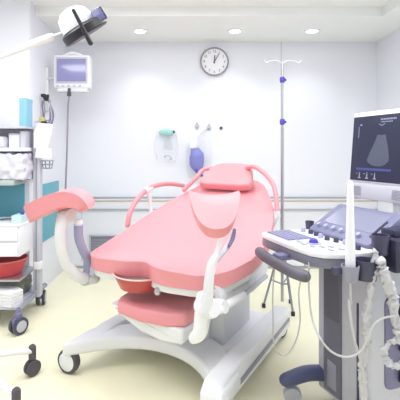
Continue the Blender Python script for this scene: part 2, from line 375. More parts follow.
# leg supports
def leg_pad(M, L=.385, Wd=.2, lift=.03, th=.07, mx=.8, hook=1.0, name='leg_support_pad'):
    """padded knee trough with rounded ends: runs up from its outer end and curls down at the inner one"""
    nu, nv = 28, 18
    cl = catmull([(-.5*L, 0, 0), (-.28*L, 0, .024), (-.06*L, 0, .046), (.12*L, 0, .05), (.28*L, 0, .05-.018*hook), (.39*L, 0, .05-.062*hook), (.425*L, 0, .05-.105*hook)], 8)
    n = len(cl)-1
    bm = bmesh.new(); g1 = []; g2 = []
    for i in range(nu+1):
        r1, r2 = [], []
        for j in range(nv+1):
            u0, v0 = -1+2*i/nu, -1+2*j/nv
            us = u0*(1-mx)+mx*u0*math.sqrt(1-.5*v0*v0); vs = v0*(1-mx)+mx*v0*math.sqrt(1-.5*u0*u0)
            f = (us+1)/2*n; k = min(int(f), n-1); p = cl[k].lerp(cl[k+1], f-k)
            d = (cl[min(k+2, n)]-cl[max(k-1, 0)]).normalized(); nr = Vector((-d.z, 0, d.x))
            u = (us+1)/2
            w = 1-.75*max(0, (u-.55)/.45)
            tp = p+nr*lift*abs(vs)**2.4*w; t_ = th*(1-.3*u)
            bt = p-nr*(t_-.02*vs*vs)
            r1.append(bm.verts.new(M @ Vector((tp.x, vs*Wd/2, tp.z)))); r2.append(bm.verts.new(M @ Vector((bt.x, vs*Wd/2*.94, bt.z))))
        g1.append(r1); g2.append(r2)
    for i in range(nu):
        for j in range(nv):
            bm.faces.new((g1[i][j], g1[i+1][j], g1[i+1][j+1], g1[i][j+1])); bm.faces.new((g2[i][j], g2[i][j+1], g2[i+1][j+1], g2[i+1][j]))
        bm.faces.new((g1[i][0], g2[i][0], g2[i+1][0], g1[i+1][0])); bm.faces.new((g1[i][nv], g1[i+1][nv], g2[i+1][nv], g2[i][nv]))
    for j in range(nv):
        bm.faces.new((g1[0][j], g1[0][j+1], g2[0][j+1], g2[0][j])); bm.faces.new((g1[nu][j], g2[nu][j], g2[nu][j+1], g1[nu][j+1]))
    return bevmod(obj(name, bm, PINK, chair, 60), .016, 3, 55)
Cl = Vector((-.522, -.54, .985))
leg_pad(Matrix.Translation(Cl) @ Matrix.Rotation(R(30), 4, 'Z') @ Matrix.Rotation(R(-6), 4, 'Y'), .405, .205, .03, .088, .55, .85)
Cr = A(214.5, 210, .475); Cr.z = 1.03
leg_pad(Matrix.Translation(Cr) @ Matrix.Rotation(R(120), 4, 'Z') @ Matrix.Rotation(R(-20), 4, 'Y'), .32, .23, .022, .06, .95, 1.0)
def arm(pts, rr, name='leg_support_arm'):
    return obj(name, tube(NB(), pts, rr, 14, 6, rnd=True), WPL2, chair)
l0 = -.50
aL = arm([A(64, 216, l0), A(61, 228, l0), A(60.5, 243, l0), A(64, 259, l0), A(71, 270, -.49), A(81, 278, -.46), A(95, 279, -.42)], [.038, .034, .03, .03, .032, .034, .03])
b = NB(); lathe(b, [(0, -.035), (.04, -.035), (.045, 0), (.04, .035), (0, .035)], 20, axisM(A(67, 215, -.50), (1, 0, 0))); obj('pad_joint', b, WPL2, aL)
b = NB(); lathe(b, [(0, -.045), (.035, -.045), (.042, -.03), (.042, .03), (.035, .045), (0, .045)], 20, axisM(A(87, 278, -.46), (.3, -1, .2))); obj('swivel_joint', b, LGPL, aL)
b = NB(); tube(b, [A(78.5, 224, -.46), A(79, 238, -.46), A(83, 250, -.46), A(88, 260, -.455), A(88, 275, -.45)], [.027, .027, .026, .028, .03], 14, 6); lv = obj('release_lever', b, mat('lever_lilac', (158, 158, 190), .4), aL)
b = NB(); tube(b, [A(78.5, 225, -.46), A(78.5, 219.5, -.46)], [.0275, .022], 14, 1); obj('lever_cap', b, WPL, aL)
r0 = .47
aR = arm([A(216, 256, r0), A(212, 264, r0), A(209, 280, r0), A(208, 296, r0), A(205, 312, .46)], [.017, .021, .022, .024, .028])
b = NB(); tube(b, [A(221.5, 232, .47), A(219, 246, .47), A(213, 262, .47)], [.012, .012, .014], 12, 4, rnd=True); obj('fork', b, WPL2, aR)
b = NB(); tube(b, [A(234, 232, .485), A(228, 246, .48), A(216, 261, .475)], [.013, .014, .012], 12, 4, rnd=True); obj('fork', b, LGPL, aR)
b = NB(); tube(b, [A(234.5, 230, .50), A(233, 238, .50), A(229, 246, .495)], [.009, .01, .007], 10, 4, rnd=True); obj('release_lever', b, PURG, aR)
b = NB(); lathe(b, [(0, -.05), (.036, -.05), (.044, -.03), (.044, .03), (.036, .05), (0, .05)], 20, axisM(A(207, 307, .45), (1, -.35, .1))); obj('swivel_joint', b, WPL, aR)
b = NB(); lathe(b, [(0, -.04), (.032, -.04), (.036, 0), (.03, .04), (0, .04)], 18, axisM(A(219, 306.5, .44), (1, -.3, .25))); obj('clamp_knob', b, WPL2, aR)
b = NB(); lathe(b, [(0, 0), (.009, 0), (.008, .008), (0, .008)], 12, axisM(A(222.5, 308, .468), (.6, -.8, .1))); obj('knob_screw', b, DGR, aR)
b = NB(); tube(b, [A(203, 298, .43), A(202, 318, .42), A(200, 332, .41), A(194, 338, .37)], [.032, .036, .034, .026], 16, 6, rnd=True); obj('arm_socket', b, WPL, chair)
b = NB(); tube(b, [(-.42, -.33, .62), (-.43, -.38, .6), (-.40, -.30, .55)], .03, 10, 4, rnd=True); obj('arm_socket', b, WPL2, chair)
# wheeled base
def arch(n=18):
    front, back = [], []
    for i in range(n+1):
        x = -.5+1.0*i/n
        y = -.235-.30*(abs(x)/.47)**2.2
        front.append((x, max(y, -.56))); back.append((x, max(y, -.56)+.24+.0*abs(x)))
    return front+back[::-1]
b = NB(); prism(b, arch(), .115, .195, None, .022, 3)
box(b, (-.42, -.12, .095), (.42, .52, .165), .02, 2)
obj('base_deck', b, WPL, chair, 50)
for s in (1, -1):
    b = NB()
    side = [(-.50, .085), (.62, .06), (.625, .17), (.58, .205), (-.28, .225), (-.47, .215), (-.525, .17), (-.525, .09)] if s > 0 else [(-.36, .10), (.62, .06), (.625, .17), (.58, .2), (-.25, .205), (-.36, .19)]
    prism(b, side, -.052, .052, Matrix.Translation((s*.43, 0, 0)) @ Matrix(((0, 0, 1, 0), (1, 0, 0, 0), (0, 1, 0, 0), (0, 0, 0, 1))), .014, 3)
    bb = obj('base_side_beam', b, WPL, chair, 50)
    b = NB(); box(b, (s*.485-.004, -.36, .115), (s*.485+.004, .58, .14), .003); obj('bumper_strip', b, GPL, bb)
def chair_caster(x, y, r, rz):
    M = Matrix.Translation((x, y, r)) @ Matrix.Rotation(rz, 4, 'Z')
    MY = M @ Matrix.Rotation(R(90), 4, 'Y')
    b = NB(); lathe(b, [(r-.016, -.024), (r-.004, -.022), (r, -.012), (r, .012), (r-.004, .022), (r-.016, .024)], 32, MY)
    w_ = obj('caster', b, DGR, chair)
    b = NB(); lathe(b, [(0, -.028), (r-.022, -.028), (r-.014, -.022), (r-.014, .022), (r-.022, .028), (0, .028)], 28, MY); obj('hub_cover', b, WPL, w_)
    b = NB(); box(b, (-.028, -.03, r*.5), (.028, .03, .135-r), .012, 2, M); obj('fork', b, WPL2, w_)
q = P(69, 361, 2.34); qx, qy = q.x-CO.x, q.y-CO.y
chair_caster(.866*qx-.5*qy, .5*qx+.866*qy, .07, R(95))
chair_caster(.45, -.49, .06, R(10)); chair_caster(.43, .555, .055, R(-20)); chair_caster(-.43, .55, .055, R(15))

# ------------------------------------------------------------------ IV stand
iv = thing('iv_stand', 'slim chrome drip stand with two blue clamps behind the exam chair', 'drip stand', (.757, 3.28, 0))
b = NB(); tube(b, [(0, 0, .06), (0, 0, 1.48)], .0135, 12, 1); obj('pole', b, MET, iv)
b = NB(); tube(b, [(0, 0, 1.45), (0, 0, 2.02)], .009, 10, 1); obj('extension_pole', b, MET, iv)
for z in (1.875, 1.53):
    b = NB(); lathe(b, [(0, -.024), (.016, -.024), (.021, -.01), (.021, .012), (.016, .024), (0, .024)], 16, Matrix.Translation((0, 0, z))); box(b, (.01, -.008, -.01+z), (.032, .008, .01+z), .004); obj('clamp', b, BLUE, iv)
for s in (1, -1):
    b = NB(); tube(b, [(0, 0, 2.01), (s*.05, 0, 2.035), (s*.1, 0, 2.03), (s*.135, -.01, 2.015), (s*.15, -.02, 2.035)], .0045, 8, 6, rnd=True); obj('hook', b, WPL, iv)
b = NB(); lathe(b, [(0, -.02), (.024, -.02), (.024, .02), (0, .02)], 16, Matrix.Translation((0, 0, .5))); obj('collar', b, GPL, iv)
for a in (170, 50, -70):
    d = Vector((math.cos(R(a)), math.sin(R(a)), 0))
    lg = obj('leg', tube(NB(), [d*.02+Vector((0, 0, .5)), d*.15+Vector((0, 0, .02))], .009, 10, 1), GPL, iv)
    b = NB(); tube(b, [Vector((0, 0, .2)), d*.085+Vector((0, 0, .23))], .006, 8, 1); obj('brace', b, GPL, lg)
    b = NB(); lathe(b, [(0, 0), (.016, 0), (.016, .03), (0, .035)], 12, Matrix.Translation(d*.15)); obj('rubber_foot', b, BLK, lg)

# ------------------------------------------------------------------ ultrasound machine
UO = Vector((.467, 1.838, 0)); UA = R(-70)
us = thing('ultrasound_machine', 'grey and white wheeled ultrasound machine with screen, keyboard and probe holders', 'ultrasound machine', UO, UA)
def U(px, py, lx):
    a = (px-CX)/F; q = (py-CY)/F     # point on the machine's side plane lx
    # X = UO.x+.342lx+.94y ; Y = UO.y-.94lx+.342y
    y = (a*(UO.y-.94*lx)-UO.x-.342*lx)/(.94-.342*a); d = UO.y-.94*lx+.342*y
    return Vector((lx, y, H-q*d))
def rrect(x0, y0, x1, y1, r, n=5):
    out = []
    for (cx, cy, a0) in ((x1-r, y0+r, -90), (x1-r, y1-r, 0), (x0+r, y1-r, 90), (x0+r, y0+r, 180)):
        for k in range(n+1):
            a = R(a0+90*k/n); out.append((cx+r*math.cos(a), cy+r*math.sin(a)))
    return out
# body
b = NB(); prism(b, rrect(-.18, .28, .18, .80, .02), .07, .76, None, .006); body = obj('body', b, LGPL, us)
b = NB(); box(b, (-.118, .270, .09), (.006, .30, .75), .004); obj('front_panel', b, mat('front_grey', (112, 112, 128), .35, var=.1, scale=5), us)
b = NB(); box(b, (-.112, .267, .46), (0, .272, .742), .002); obj('front_inset', b, mat('front_dark_grey', (96, 94, 108), .3), body)
b = NB(); box(b, (-.085, .267, .12), (-.02, .272, .25), .002); obj('front_inset', b, GPL, body)
b = NB(); box(b, (.105, .276, .12), (.117, .30, .60), .003); obj('cable_slot', b, DPUR, us)
Mside = Matrix.Translation((.18, 0, 0)) @ Matrix(((0, 0, 1, 0), (1, 0, 0, 0), (0, 1, 0, 0), (0, 0, 0, 1)))
b = NB(); prism(b, rrect(.365, .22, .76, .64, .035), -.004, .006, Mside, .003); obj('side_recess', b, PURG, us)
for z in (.58, .44, .30):
    b = NB(); box(b, (.185, .44, z-.05), (.205, .56, z+.03), .006); obj('probe_port', b, NAVY, us)
# base with feet and castors
b = NB(); prism(b, rrect(-.16, .3, .16, .82, .05), .06, .15, None, .01); obj('base', b, DPUR, us)
for s in (-1, 1):
    for yy, y2 in ((.10, .33), (.98, .74)):
        b = NB(); tube(b, [(s*.145, y2, .135), (s*.17, (yy+y2)/2, .145), (s*.185, yy, .125)], [.05, .047, .042], 14, 6, flat=.75, rnd=True)
        ft = obj('foot', b, mat('foot_blue_grey', (84, 88, 124), .4), us)
        b = NB(); lathe(b, [(0, -.022), (.04, -.022), (.045, -.014), (.045, .014), (.04, .022), (0, .022)], 24, Matrix.Translation((s*.185, yy+.03, .045)) @ Matrix.Rotation(R(90), 4, 'Y') @ Matrix.Rotation(R(25), 4, 'X')); obj('caster', b, LGPL, ft)
b = NB(); box(b, (-.06, .42, .74), (.06, .56, .86), .01); obj('lift_column', b, DPUR, us)
# console
cons = [(-.285, .015), (-.265, -.005), (-.2, -.012), (0, -.016), (.14, -.004), (.19, .03), (.225, .10), (.24, .2), (.24, .42), (-.25, .42), (-.285, .2)]
b = NB(); prism(b, cons, .845, .868, None, .007, 2); con = obj('console', b, WPL, us)
b = NB(); prism(b, [(x*.985, y*.985+.004) for x, y in cons], .80, .846, None, .012, 2); obj('console_tray', b, mat('tray_grey', (128, 128, 144), .45), us)
b = NB(); box(b, (-.262, .02, .866), (-.055, .165, .8705), .002); obj('keyboard_bed', b, LAV, us)
b = NB()
for r_ in range(6):
    for c_ in range(10):
        x = -.258+c_*.0202; y = .026+r_*.0225
        box(b, (x, y, .8705), (x+.0165, y+.018, .876), .002, 1)
obj('keys', b, KEYS, con)
b = NB(); lathe(b, [(.022, .867), (.034, .867), (.034, .872), (.022, .874)], 24, Matrix.Translation((.028, .10, 0))); obj('trackball_ring', b, LAV, us)
b = NB(); lathe(b, [(0, .865), (.021, .868), (.022, .876), (.016, .889), (.007, .893), (0, .894)], 20, Matrix.Translation((.028, .10, 0))); obj('trackball', b, BLUE, us)
for k, (x, y) in enumerate([(-.02, .055), (.03, .045), (.08, .055), (.1, .09), (.11, .13), (.16, .09), (.165, .14)]):
    b = NB(); box(b, (x-.014, y-.009, .867), (x+.014, y+.009, .874), .003); obj('button', b, LAV, us)
for k in range(9):
    x = -.21+k*.05
    b = NB(); lathe(b, [(0, .867), (.0125, .867), (.0115, .886), (.008, .89), (0, .89)], 14, Matrix.Translation((x, .215+.01*math.sin(k*1.3), 0))); obj('knob', b, DPUR if k % 3 else LAV, us)
# tilted touch panel
Mt = Matrix.Translation((0, .25, .885)) @ Matrix.Rotation(R(31), 4, 'X')
b = NB(); prism(b, rrect(-.215, 0, .205, .24, .018), -.045, 0, Mt, .008); tp = obj('touch_panel', b, mat('touch_panel_lilac', (122, 122, 152), .4), us)
b = NB(); prism(b, rrect(-.17, .075, .16, .215, .006), 0, .0015, Mt); obj('touch_screen', b, mat('touch_glass', (134, 136, 160), .22, spec=.7), tp)
for k in range(6):
    b = NB(); lathe(b, [(0, 0), (.012, 0), (.011, .016), (0, .018)], 14, Mt @ Matrix.Translation((-.165+k*.056, .04, 0))); obj('dial', b, LAV, tp)
b = NB(); prism(b, rrect(.115, .05, .125, .17, .004), 0, .004, Mt @ Matrix.Translation((.05, 0, 0))); obj('slide_groove', b, NAVY, tp)
b = NB(); prism(b, [(.25, .86), (.48, .86), (.48, .97), (.46, .985), (.27, .87)], -.19, .19, Matrix(((0, 0, 1, 0), (1, 0, 0, 0), (0, 1, 0, 0), (0, 0, 0, 1)))); obj('touch_panel_stand', b, DPUR, us)
# left cup and hook
b = NB(); lathe_open(b, [(.022, .915), (.024, .915), (.02, .87), (0, .868), (0, .875), (.016, .88), (.022, .915)], 18, Matrix.Translation((-.27, .3, -.005))); box(b, (-.275, .28, .85), (-.235, .32, .875), .004); obj('probe_holder', b, DPUR, us)
# handle
b = NB(); tube(b, [(-.195, -.055, .79), (-.1, -.072, .787), (.1, -.078, .782), (.18, -.06, .78)], .0255, 16, 6, rnd=True); obj('handle', b, mat('handle_grey', (96, 94, 106), .45), us)
b = NB(); box(b, (-.055, -.07, .795), (.005, .06, .822), .008); obj('handle_bracket', b, PURG, us)
# monitor
Mm = Matrix.Translation((0, .51, 1.13)) @ Matrix.Rotation(R(-5), 4, 'X')
def mm(bm, lo, hi, bev=0): return box(bm, lo, hi, bev, 2, Mm)
b = NB(); mm(b, (-.205, 0, 0), (.215, .055, .375), .012); mon = obj('monitor', b, WPL, us)
b = NB(); mm(b, (-.195, -.004, .008), (.205, .004, .35), .002); obj('screen', b, SCR, mon)
b = NB(); mm(b, (-.212, -.012, -.085), (.222, .05, -.004), .01); obj('speaker_bar', b, LGPL, mon)
b = NB()
for x0 in (-.185, .10):
    for k in range(7): mm(b, (x0, -.0145, -.068+k*.007), (x0+.085, -.0105, -.065+k*.007))
obj('speaker_grille', b, GPL, mon)
b = NB()
fan = [(-.018, .25), (.005, .244), (.03, .25), (.05, .19), (.062, .13), (.058, .112), (.04, .098), (.015, .089), (-.015, .087), (-.045, .092), (-.072, .104), (-.08, .118), (-.062, .16), (-.035, .21)]
prism(b, [(x, z) for x, z in fan], .004, .0055, Mm @ Matrix.Rotation(R(90), 4, 'X')); obj('scan_image', b, SCRF, mon)
b = NB()
for k in range(5): mm(b, (-.016+k*.008, -.0055, .293+.004*abs(k-2)), (-.008+k*.008, -.004, .296+.004*abs(k-2)))
obj('screen_arc', b, SCRT, mon)
b = NB(); mm(b, (-.151, -.0055, .235), (-.1485, -.004, .295)); mm(b, (-.142, -.0055, .30), (-.13, -.004, .308)); obj('screen_scale', b, SCRT, mon)
b = NB()
for k in range(11): mm(b, (-.005+k*.009, -.0055, .322), (.0005+k*.009, -.004, .331))
for k in range(8): mm(b, (.0+k*.009, -.0055, .31), (.005+k*.009, -.004, .316))
obj('screen_text', b, SCRT, mon)
b = NB()
for k in range(13): mm(b, (.148, -.0055, .322-k*.0105), (.18-.006*(k % 3), -.004, .326-k*.0105))
obj('screen_text', b, SCRT, mon)
for k in range(3):
    x = -.13+k*.052; b = NB()
    mm(b, (x+.001, -.0055, .022), (x+.007, -.004, .046)); mm(b, (x-.005, -.0055, .02), (x+.013, -.004, .026)); mm(b, (x+.002, -.0055, .048), (x+.006, -.004, .054))
    mm(b, (x-.02, -.0055, .044), (x-.01, -.004, .047)); obj('screen_icon', b, SCRT, mon)
b = NB()
for k in range(22): mm(b, (-.15+k*.0105, -.0065, .064), (-.143+k*.0105, -.004, .076))
obj('screen_bar', b, SCRB, mon)
b = NB(); tube(b, [(.1, .56, .86), (.1, .57, .98), (.09, .56, 1.08)], [.05, .046, .04], 18, 5); obj('monitor_neck', b, WPL, us)
b = NB(); box(b, (-.12, .44, .84), (.24, .66, .92), .015); obj('monitor_arm', b, NAVY, us)
# right hand probe holders
hold = []
def cup(x, y, z0, z1, r, m):
    b = NB(); lathe_open(b, [(r-.004, z1), (r, z1), (r*.82, z0), (0, z0), (0, z0+.005), (r*.75, z0+.006), (r-.004, z1)], 20, Matrix.Translation((x, y, 0)))
    return obj('probe_holder', b, m, us)
cup(.28, .085, .775, .838, .036, GPL)
cup(.285, .16, .775, .855, .048, DPUR)
cup(.285, .235, .87, .95, .036, DPUR)
b = NB(); box(b, (.245, .02, .80), (.27, .6, .83), .006); obj('holder_rail', b, DPUR, us)
for (x0, y0, z0, x1, y1, z1) in ((.25, .26, .80, .34, .36, .935), (.25, .375, .80, .36, .50, .93), (.22, .30, .93, .30, .52, .965)):
    b = NB(); box(b, (x0, y0, z0), (x1, y1, z1), .012, 2); obj('accessory_box', b, NAVY, us)

# things held by the ultrasound machine, in world space
def uw(v):
    return Vector((UO.x+.342*v[0]+.94*v[1], UO.y-.94*v[0]+.342*v[1], v[2]))
pb = uw((.28, .085, .78))
pr = thing('ultrasound_probe', 'long white wand probe standing upright in the grey holder at the console corner', 'probe', pb)
b = NB(); tube(b, [(0, 0, .0), (0, 0, .06), (0, 0, .15), (0, 0, .24), (0, 0, .37), (.002, 0, .39)], [.014, .02, .0185, .015, .0125, .007], 16, 5, rnd=True); obj('wand', b, WPL, pr)
cabp = [pb, pb+Vector((.002, 0, -.1)), P(349, 300, pb.y)] + [P(x, y, pb.y-.02) for x, y in ((351, 320), (355, 342), (360, 358), (364, 380), (366, 400))]
b = NB(); tube(b, [(p-pb) for p in cabp], .0055, 8, 6); obj('probe_cable', b, WCABLE, pr)
def wrapped(name, label, pts, r, seed, cat='probe', core=None):
    o0 = Vector(pts[-1]); t = thing(name, label, cat, o0)
    L = [Vector(p)-o0 for p in pts]
    C = catmull(L, 9); rr = []
    for i in range(len(C)):
        k = i*.75+seed*10
        rr.append(r*(.82+.5*noise.noise(Vector((k, seed, 0)))+.22*noise.noise(Vector((k*2.7, seed, 4)))))
    b = NB(); tube(b, C, rr, 16, 1, rnd=True)
    for v in b.verts:
        q = v.co*55+Vector((seed*9, 0, 0))
        v.co += Vector((noise.noise(q), noise.noise(q+Vector((7, 1, 3))), noise.noise(q+Vector((2, 9, 5)))))*r*.7
    obj('sheath', b, FILM, t, 80)
    return t, o0
def PL(l, d): return [P(x, y, d) for x, y in l]
wrapped('sheathed_cable', 'thick cable in a crumpled white sheath hanging straight down the machine front', PL([(375, 252), (374, 268), (371, 285), (368, 305), (366, 325), (367, 345), (362, 362), (363, 385), (364, 412)], 1.60), .0165, 1, 'cable')
wrapped('sheathed_cable', 'crumpled white sheathed cable curving right from the holder to the ports', PL([(381, 262), (385, 275), (391, 292), (395, 312), (398, 330)], 1.57), .02, 2.3, 'cable')
wrapped('sheathed_cable', 'loop of white sheathed cable around the lowest port, low at the right edge', PL([(404, 338), (392, 342), (384, 350), (386, 360), (395, 366), (406, 362)], 1.56), .0145, 3.1, 'cable')
b = NB(); pc = PL([(309, 262), (309, 290), (313, 318), (320, 338), (332, 352), (347, 357), (360, 352), (367, 340), (374, 325), (384, 318), (396, 316)], 1.55); 
for i in range(3): pc[i] = P((309, 309, 312)[i], (262, 290, 318)[i], 1.72-.03*i)
o0 = pc[0]; b = NB(); tube(b, [p-o0 for p in pc], .0042, 8, 7); o = obj('cable', b, WCABLE, None); o.location = o0; tag(o, 'pale cable drooping across the dark front panel of the ultrasound machine', 'cable')
pc = [uw((-.16, .02, .80)), P(273, 288, 2.0), P(273, 320, 1.98), P(274, 344, 1.96), P(283, 356, 1.95), P(294, 345, 1.93), P(300, 322, 1.9), P(299, 290, 1.86), uw((.03, .06, .80))]
o0 = pc[0]; b = NB(); tube(b, [p-o0 for p in pc], .0036, 8, 7); o = obj('cable', b, WCABLE, None); o.location = o0; tag(o, 'thin grey cable hanging in a long loop below the console beside the exam chair', 'cable')

# ------------------------------------------------------------------ mobile examination lamp
LO = Vector((-1.155, 2.04, 0))
lamp = thing('examination_lamp', 'white mobile examination lamp with a black ringed dome head on a long arm', 'lamp', LO)
b = NB(); lathe(b, [(0, .17), (.055, .17), (.06, .21), (.045, .26), (.024, .27), (0, .27)], 24); obj('base_hub', b, WPL, lamp)
b = NB(); tube(b, [(0, 0, .15), (0, 0, 1.66)], .02, 16, 1); obj('pole', b, WPL, lamp)
b = NB(); lathe(b, [(0, 1.62), (.03, 1.62), (.034, 1.66), (.03, 1.72), (0, 1.73)], 20); obj('pivot', b, WPL, lamp)
for k in range(5):
    a = R(48-72*k)
    d = Vector((math.cos(a), math.sin(a), 0))
    lg = obj('base_leg', tube(NB(), [d*.03+Vector((0, 0, .225)), d*.2+Vector((0, 0, .185)), d*.355+Vector((0, 0, .142))], [.023, .021, .018], 12, 5, flat=.8), WPL, lamp)
    e = d*.365
    b = NB(); tube(b, [e+Vector((0, 0, .095)), e+Vector((0, 0, .162))], .021, 14, 1); tube(b, [e+Vector((0, 0, .16)), e+Vector((.005, 0, .172))], [.021, .014], 14, 1); obj('caster_stem', b, DGR, lg)
    ax = Vector((math.cos(R(-35+11*k)), math.sin(R(-35+11*k)), 0))
    for s in (-1, 1):
        b = NB(); lathe(b, [(0, -.011), (.04, -.011), (.044, -.006), (.044, .006), (.04, .011), (0, .012)], 26, axisM(e+Vector((0, 0, .045))+ax*s*.014, ax*s)); obj('caster', b, DGR, lg)
hc = P(80, 26, 2.0)-LO                                    # head centre
px_ = P(55, 35.5, 2.01)-LO; p0 = Vector((0, 0, 1.69))
b = NB(); tube(b, [p0, P(0, 57.5, 2.03)-LO, P(28, 46.5, 2.02)-LO, P(34, 43.5, 2.02)-LO, P(50, 37.5, 2.01)-LO, P(54, 36, 2.01)-LO], [.012, .0105, .0145, .02, .02, .014], 14, 4); obj('arm', b, WPL, lamp)
b = NB(); tube(b, [P(50, 37.5, 2.01)-LO, P(58, 35, 2.0)-LO, P(70, 30, 1.99)-LO], [.012, .009, .012], 12, 4); obj('neck', b, LGPL, lamp)
axd = Vector((.50, .30, -.80)).normalized()              # where the lamp shines
Mhd = axisM(hc, axd)
ul = Vector((.80, 0, .60)); ul = (ul-axd*ul.dot(axd)).normalized()
ring = ul
vl = axd.cross(ul)
Mhd = Matrix.Translation(hc) @ Matrix((ul, vl, axd)).transposed().to_4x4()
b = NB(); lathe(b, [(.086, -.022), (.112, -.03), (.12, -.02), (.12, .022), (.112, .03), (0, .03), (0, .024), (.08, .02)], 40, Mhd @ Matrix.Translation((.008, 0, .03)) @ Matrix.Diagonal((1.0, 1.0, .8, 1))); hd = obj('lamp_head_ring', b, BLK, lamp)
b = NB(); lathe(b, [(.09, 0), (.088, -.03), (.075, -.065), (.05, -.088), (.02, -.097), (0, -.098)], 36, Mhd @ Matrix.Translation((-.005, 0, .0)) @ Matrix.Diagonal((1, 1, 1, 1))); obj('dome', b, WPL, hd)
b = NB(); box(b, (.075, -.08, -.024), (.130, .08, .034), .012, 2, Mhd); obj('lens_edge', b, CLEARB, hd)
b = NB(); box(b, (.118, -.06, -.026), (.14, .06, .036), .01, 2, Mhd); obj('end_grip', b, DPUR, hd)
hy = P(73.5, 10.5, 1.865)-LO; he = P(90.5, 43, 1.9)-LO
b = NB(); tube(b, [hy, hy.lerp(he, .45), he.lerp(hy, .38), he], [.009, .009, .011, .012], 14, 1, rnd=True); obj('handle', b, BLK, hd)

# ------------------------------------------------------------------ wall mounted patient monitor
pmc = P(71.5, 71, 3.75)
pm = thing('patient_monitor', 'white patient monitor on a wall arm below the lamp head', 'patient monitor', pmc)
S = 3.75/400
def qb(bm, x0, y0, x1, y1, d0, d1, bev=0): return box(bm, ((x0-71.5)*S, d0, -(y1-71)*S), ((x1-71.5)*S, d1, -(y0-71)*S), bev, 3)
b = NB(); qb(b, 53, 54.5, 89.5, 88.5, -.0, .11, .025); tube(b, [(-.09, .05, .15), (0, .05, .175), (.09, .05, .15)], [.02, .03, .02], 14, 6, flat=.7); obj('case', b, WPL, pm)
b = NB(); qb(b, 55.8, 57.2, 87.6, 83.4, -.006, .02, .005); obj('bezel', b, LGPL, pm)
b = NB(); qb(b, 57.3, 59, 86, 81.5, -.009, -.002, .002); obj('screen', b, SCROFF, pm)
for k in range(5):
    b = NB(); qb(b, 56+k*5.6, 85, 59+k*5.6, 86.6, -.006, .01, .002); obj('button', b, LGPL, pm)
b = NB(); qb(b, 57, 88, 87, 92, .0, .09, .012); obj('cable_tray', b, WPL2, pm)
b = NB(); tube(b, [(-.02, -.01, -.2), (-.02, .0, -.165)], .014, 10, 1); box(b, (-.04, -.015, -.235), (-.005, .02, -.2), .006); obj('plug', b, DGR, pm)
b = NB(); tube(b, [(-.02, 0, -.22), P(68, 110, 3.76)-pmc, P(67, 150, 3.78)-pmc, P(65.5, 190, 3.8)-pmc, P(65, 205, 3.82)-pmc], .0085, 8, 6); obj('power_cable', b, CABLE, pm)
b = NB(); tube(b, [(-.10, .08, -.06), P(50, 79, 3.76)-pmc, P(43.5, 79.5, 3.78)-pmc], .012, 10, 3); obj('mount_arm', b, LGPL, pm)
rx = XL-pmc.x
b = NB(); box(b, (rx, .0, P(0, 112, 3.8).z-pmc.z), (rx+.03, .07, P(0, 68, 3.8).z-pmc.z), .006); obj('wall_rail', b, WPL2, pm)
# monitor leads coiled on a hook
c = P(46.5, 98, 3.66)
cl = thing('monitor_leads', 'coil of grey and violet monitor leads hung on a black hook below the monitor', 'cable coil', c)
b = NB(); tube(b, [(-.075, .03, .03), (-.02, .0, .02), (.0, -.01, -.01), (.02, -.02, .02)], [.01, .02, .022, .012], 10, 5, rnd=True); obj('hook', b, BLK, cl)
for k in range(5):
    w_ = .03+.009*k; h_ = .20+.022*k; ph = k*.7
    pts = [(w_*math.sin(a)+.008*math.sin(3*a+ph)-.005*k+.01, -.012+.006*math.sin(2*a+k)+.004*k, -.01-h_/2+h_/2*math.cos(a)) for a in [2*math.pi*i/12 for i in range(13)]]
    b = NB(); tube(b, pts, .0055, 8, 4); obj('lead', b, (CABLE, PURG, LGPL, PURG, CABLE)[k], cl)
b = NB(); lump(b, (-.03, -.03, -.2), (.05, .04, .045), 4, .1, .6, 2); obj('clip', b, mat('yellow_clip', (206, 200, 120), .5), cl)
b = NB(); lump(b, (-.015, -.032, -.235), (.06, .04, .04), 5, .1, .6, 2); obj('plug', b, BLK, cl)

# ------------------------------------------------------------------ supply trolley
TO = Vector((-1.5, 3.1, 0))
tr = thing('supply_trolley', 'grey framed supply trolley with shelves and white drawers at the left edge', 'trolley', TO)
def tb(name, lo, hi, m, bev=.004, parent=None):
    return obj(name, box(NB(), (lo[0]-TO.x, lo[1]-TO.y, lo[2]), (hi[0]-TO.x, hi[1]-TO.y, hi[2]), bev, 2), m, parent or tr)
up = tb('upright', (-1.237, 3.15, .14), (-1.182, 3.21, 1.49), LGPL, .006)
tb('groove', (-1.214, 3.144, .2), (-1.206, 3.152, 1.47), GPL, .001, up)
tb('upright', (-1.83, 3.17, .14), (-1.785, 3.235, 1.49), LGPL, .006)
tb('back_panel', (-1.79, 3.33, 1.05), (-1.235, 3.345, 1.47), mat('back_panel_grey', (176, 176, 190), .5, var=.1, scale=12))
tb('top_shelf', (-1.80, 3.0, 1.462), (-1.235, 3.32, 1.478), LGPL)
tb('shelf', (-1.80, 2.98, 1.29), (-1.24, 3.32, 1.318), WPL)
tb('shelf', (-1.80, 2.98, 1.035), (-1.315, 3.32, 1.075), GREYG)
tb('shelf_arm', (-1.315, 3.12, 1.045), (-1.235, 3.2, 1.072), LGPL)
dr_ = tb('drawer_unit', (-1.80, 2.90, .525), (-1.235, 3.25, .745), WPL, .006)
tb('unit_top', (-1.805, 2.885, .745), (-1.232, 3.25, .757), WPL, .004)
for z0, z1 in ((.53, .632), (.64, .742)):
    d_ = tb('drawer', (-1.79, 2.882, z0), (-1.245, 2.905, z1), WPL, .005)
    tb('drawer_pull', (-1.62, 2.872, z1-.022), (-1.42, 2.884, z1-.012), LGPL, .003, d_)
tb('shelf', (-1.79, 2.93, .335), (-1.25, 3.27, .35), MET, .003)
tb('bottom_shelf', (-1.79, 2.88, .148), (-1.235, 3.36, .166), LGPL, .003)
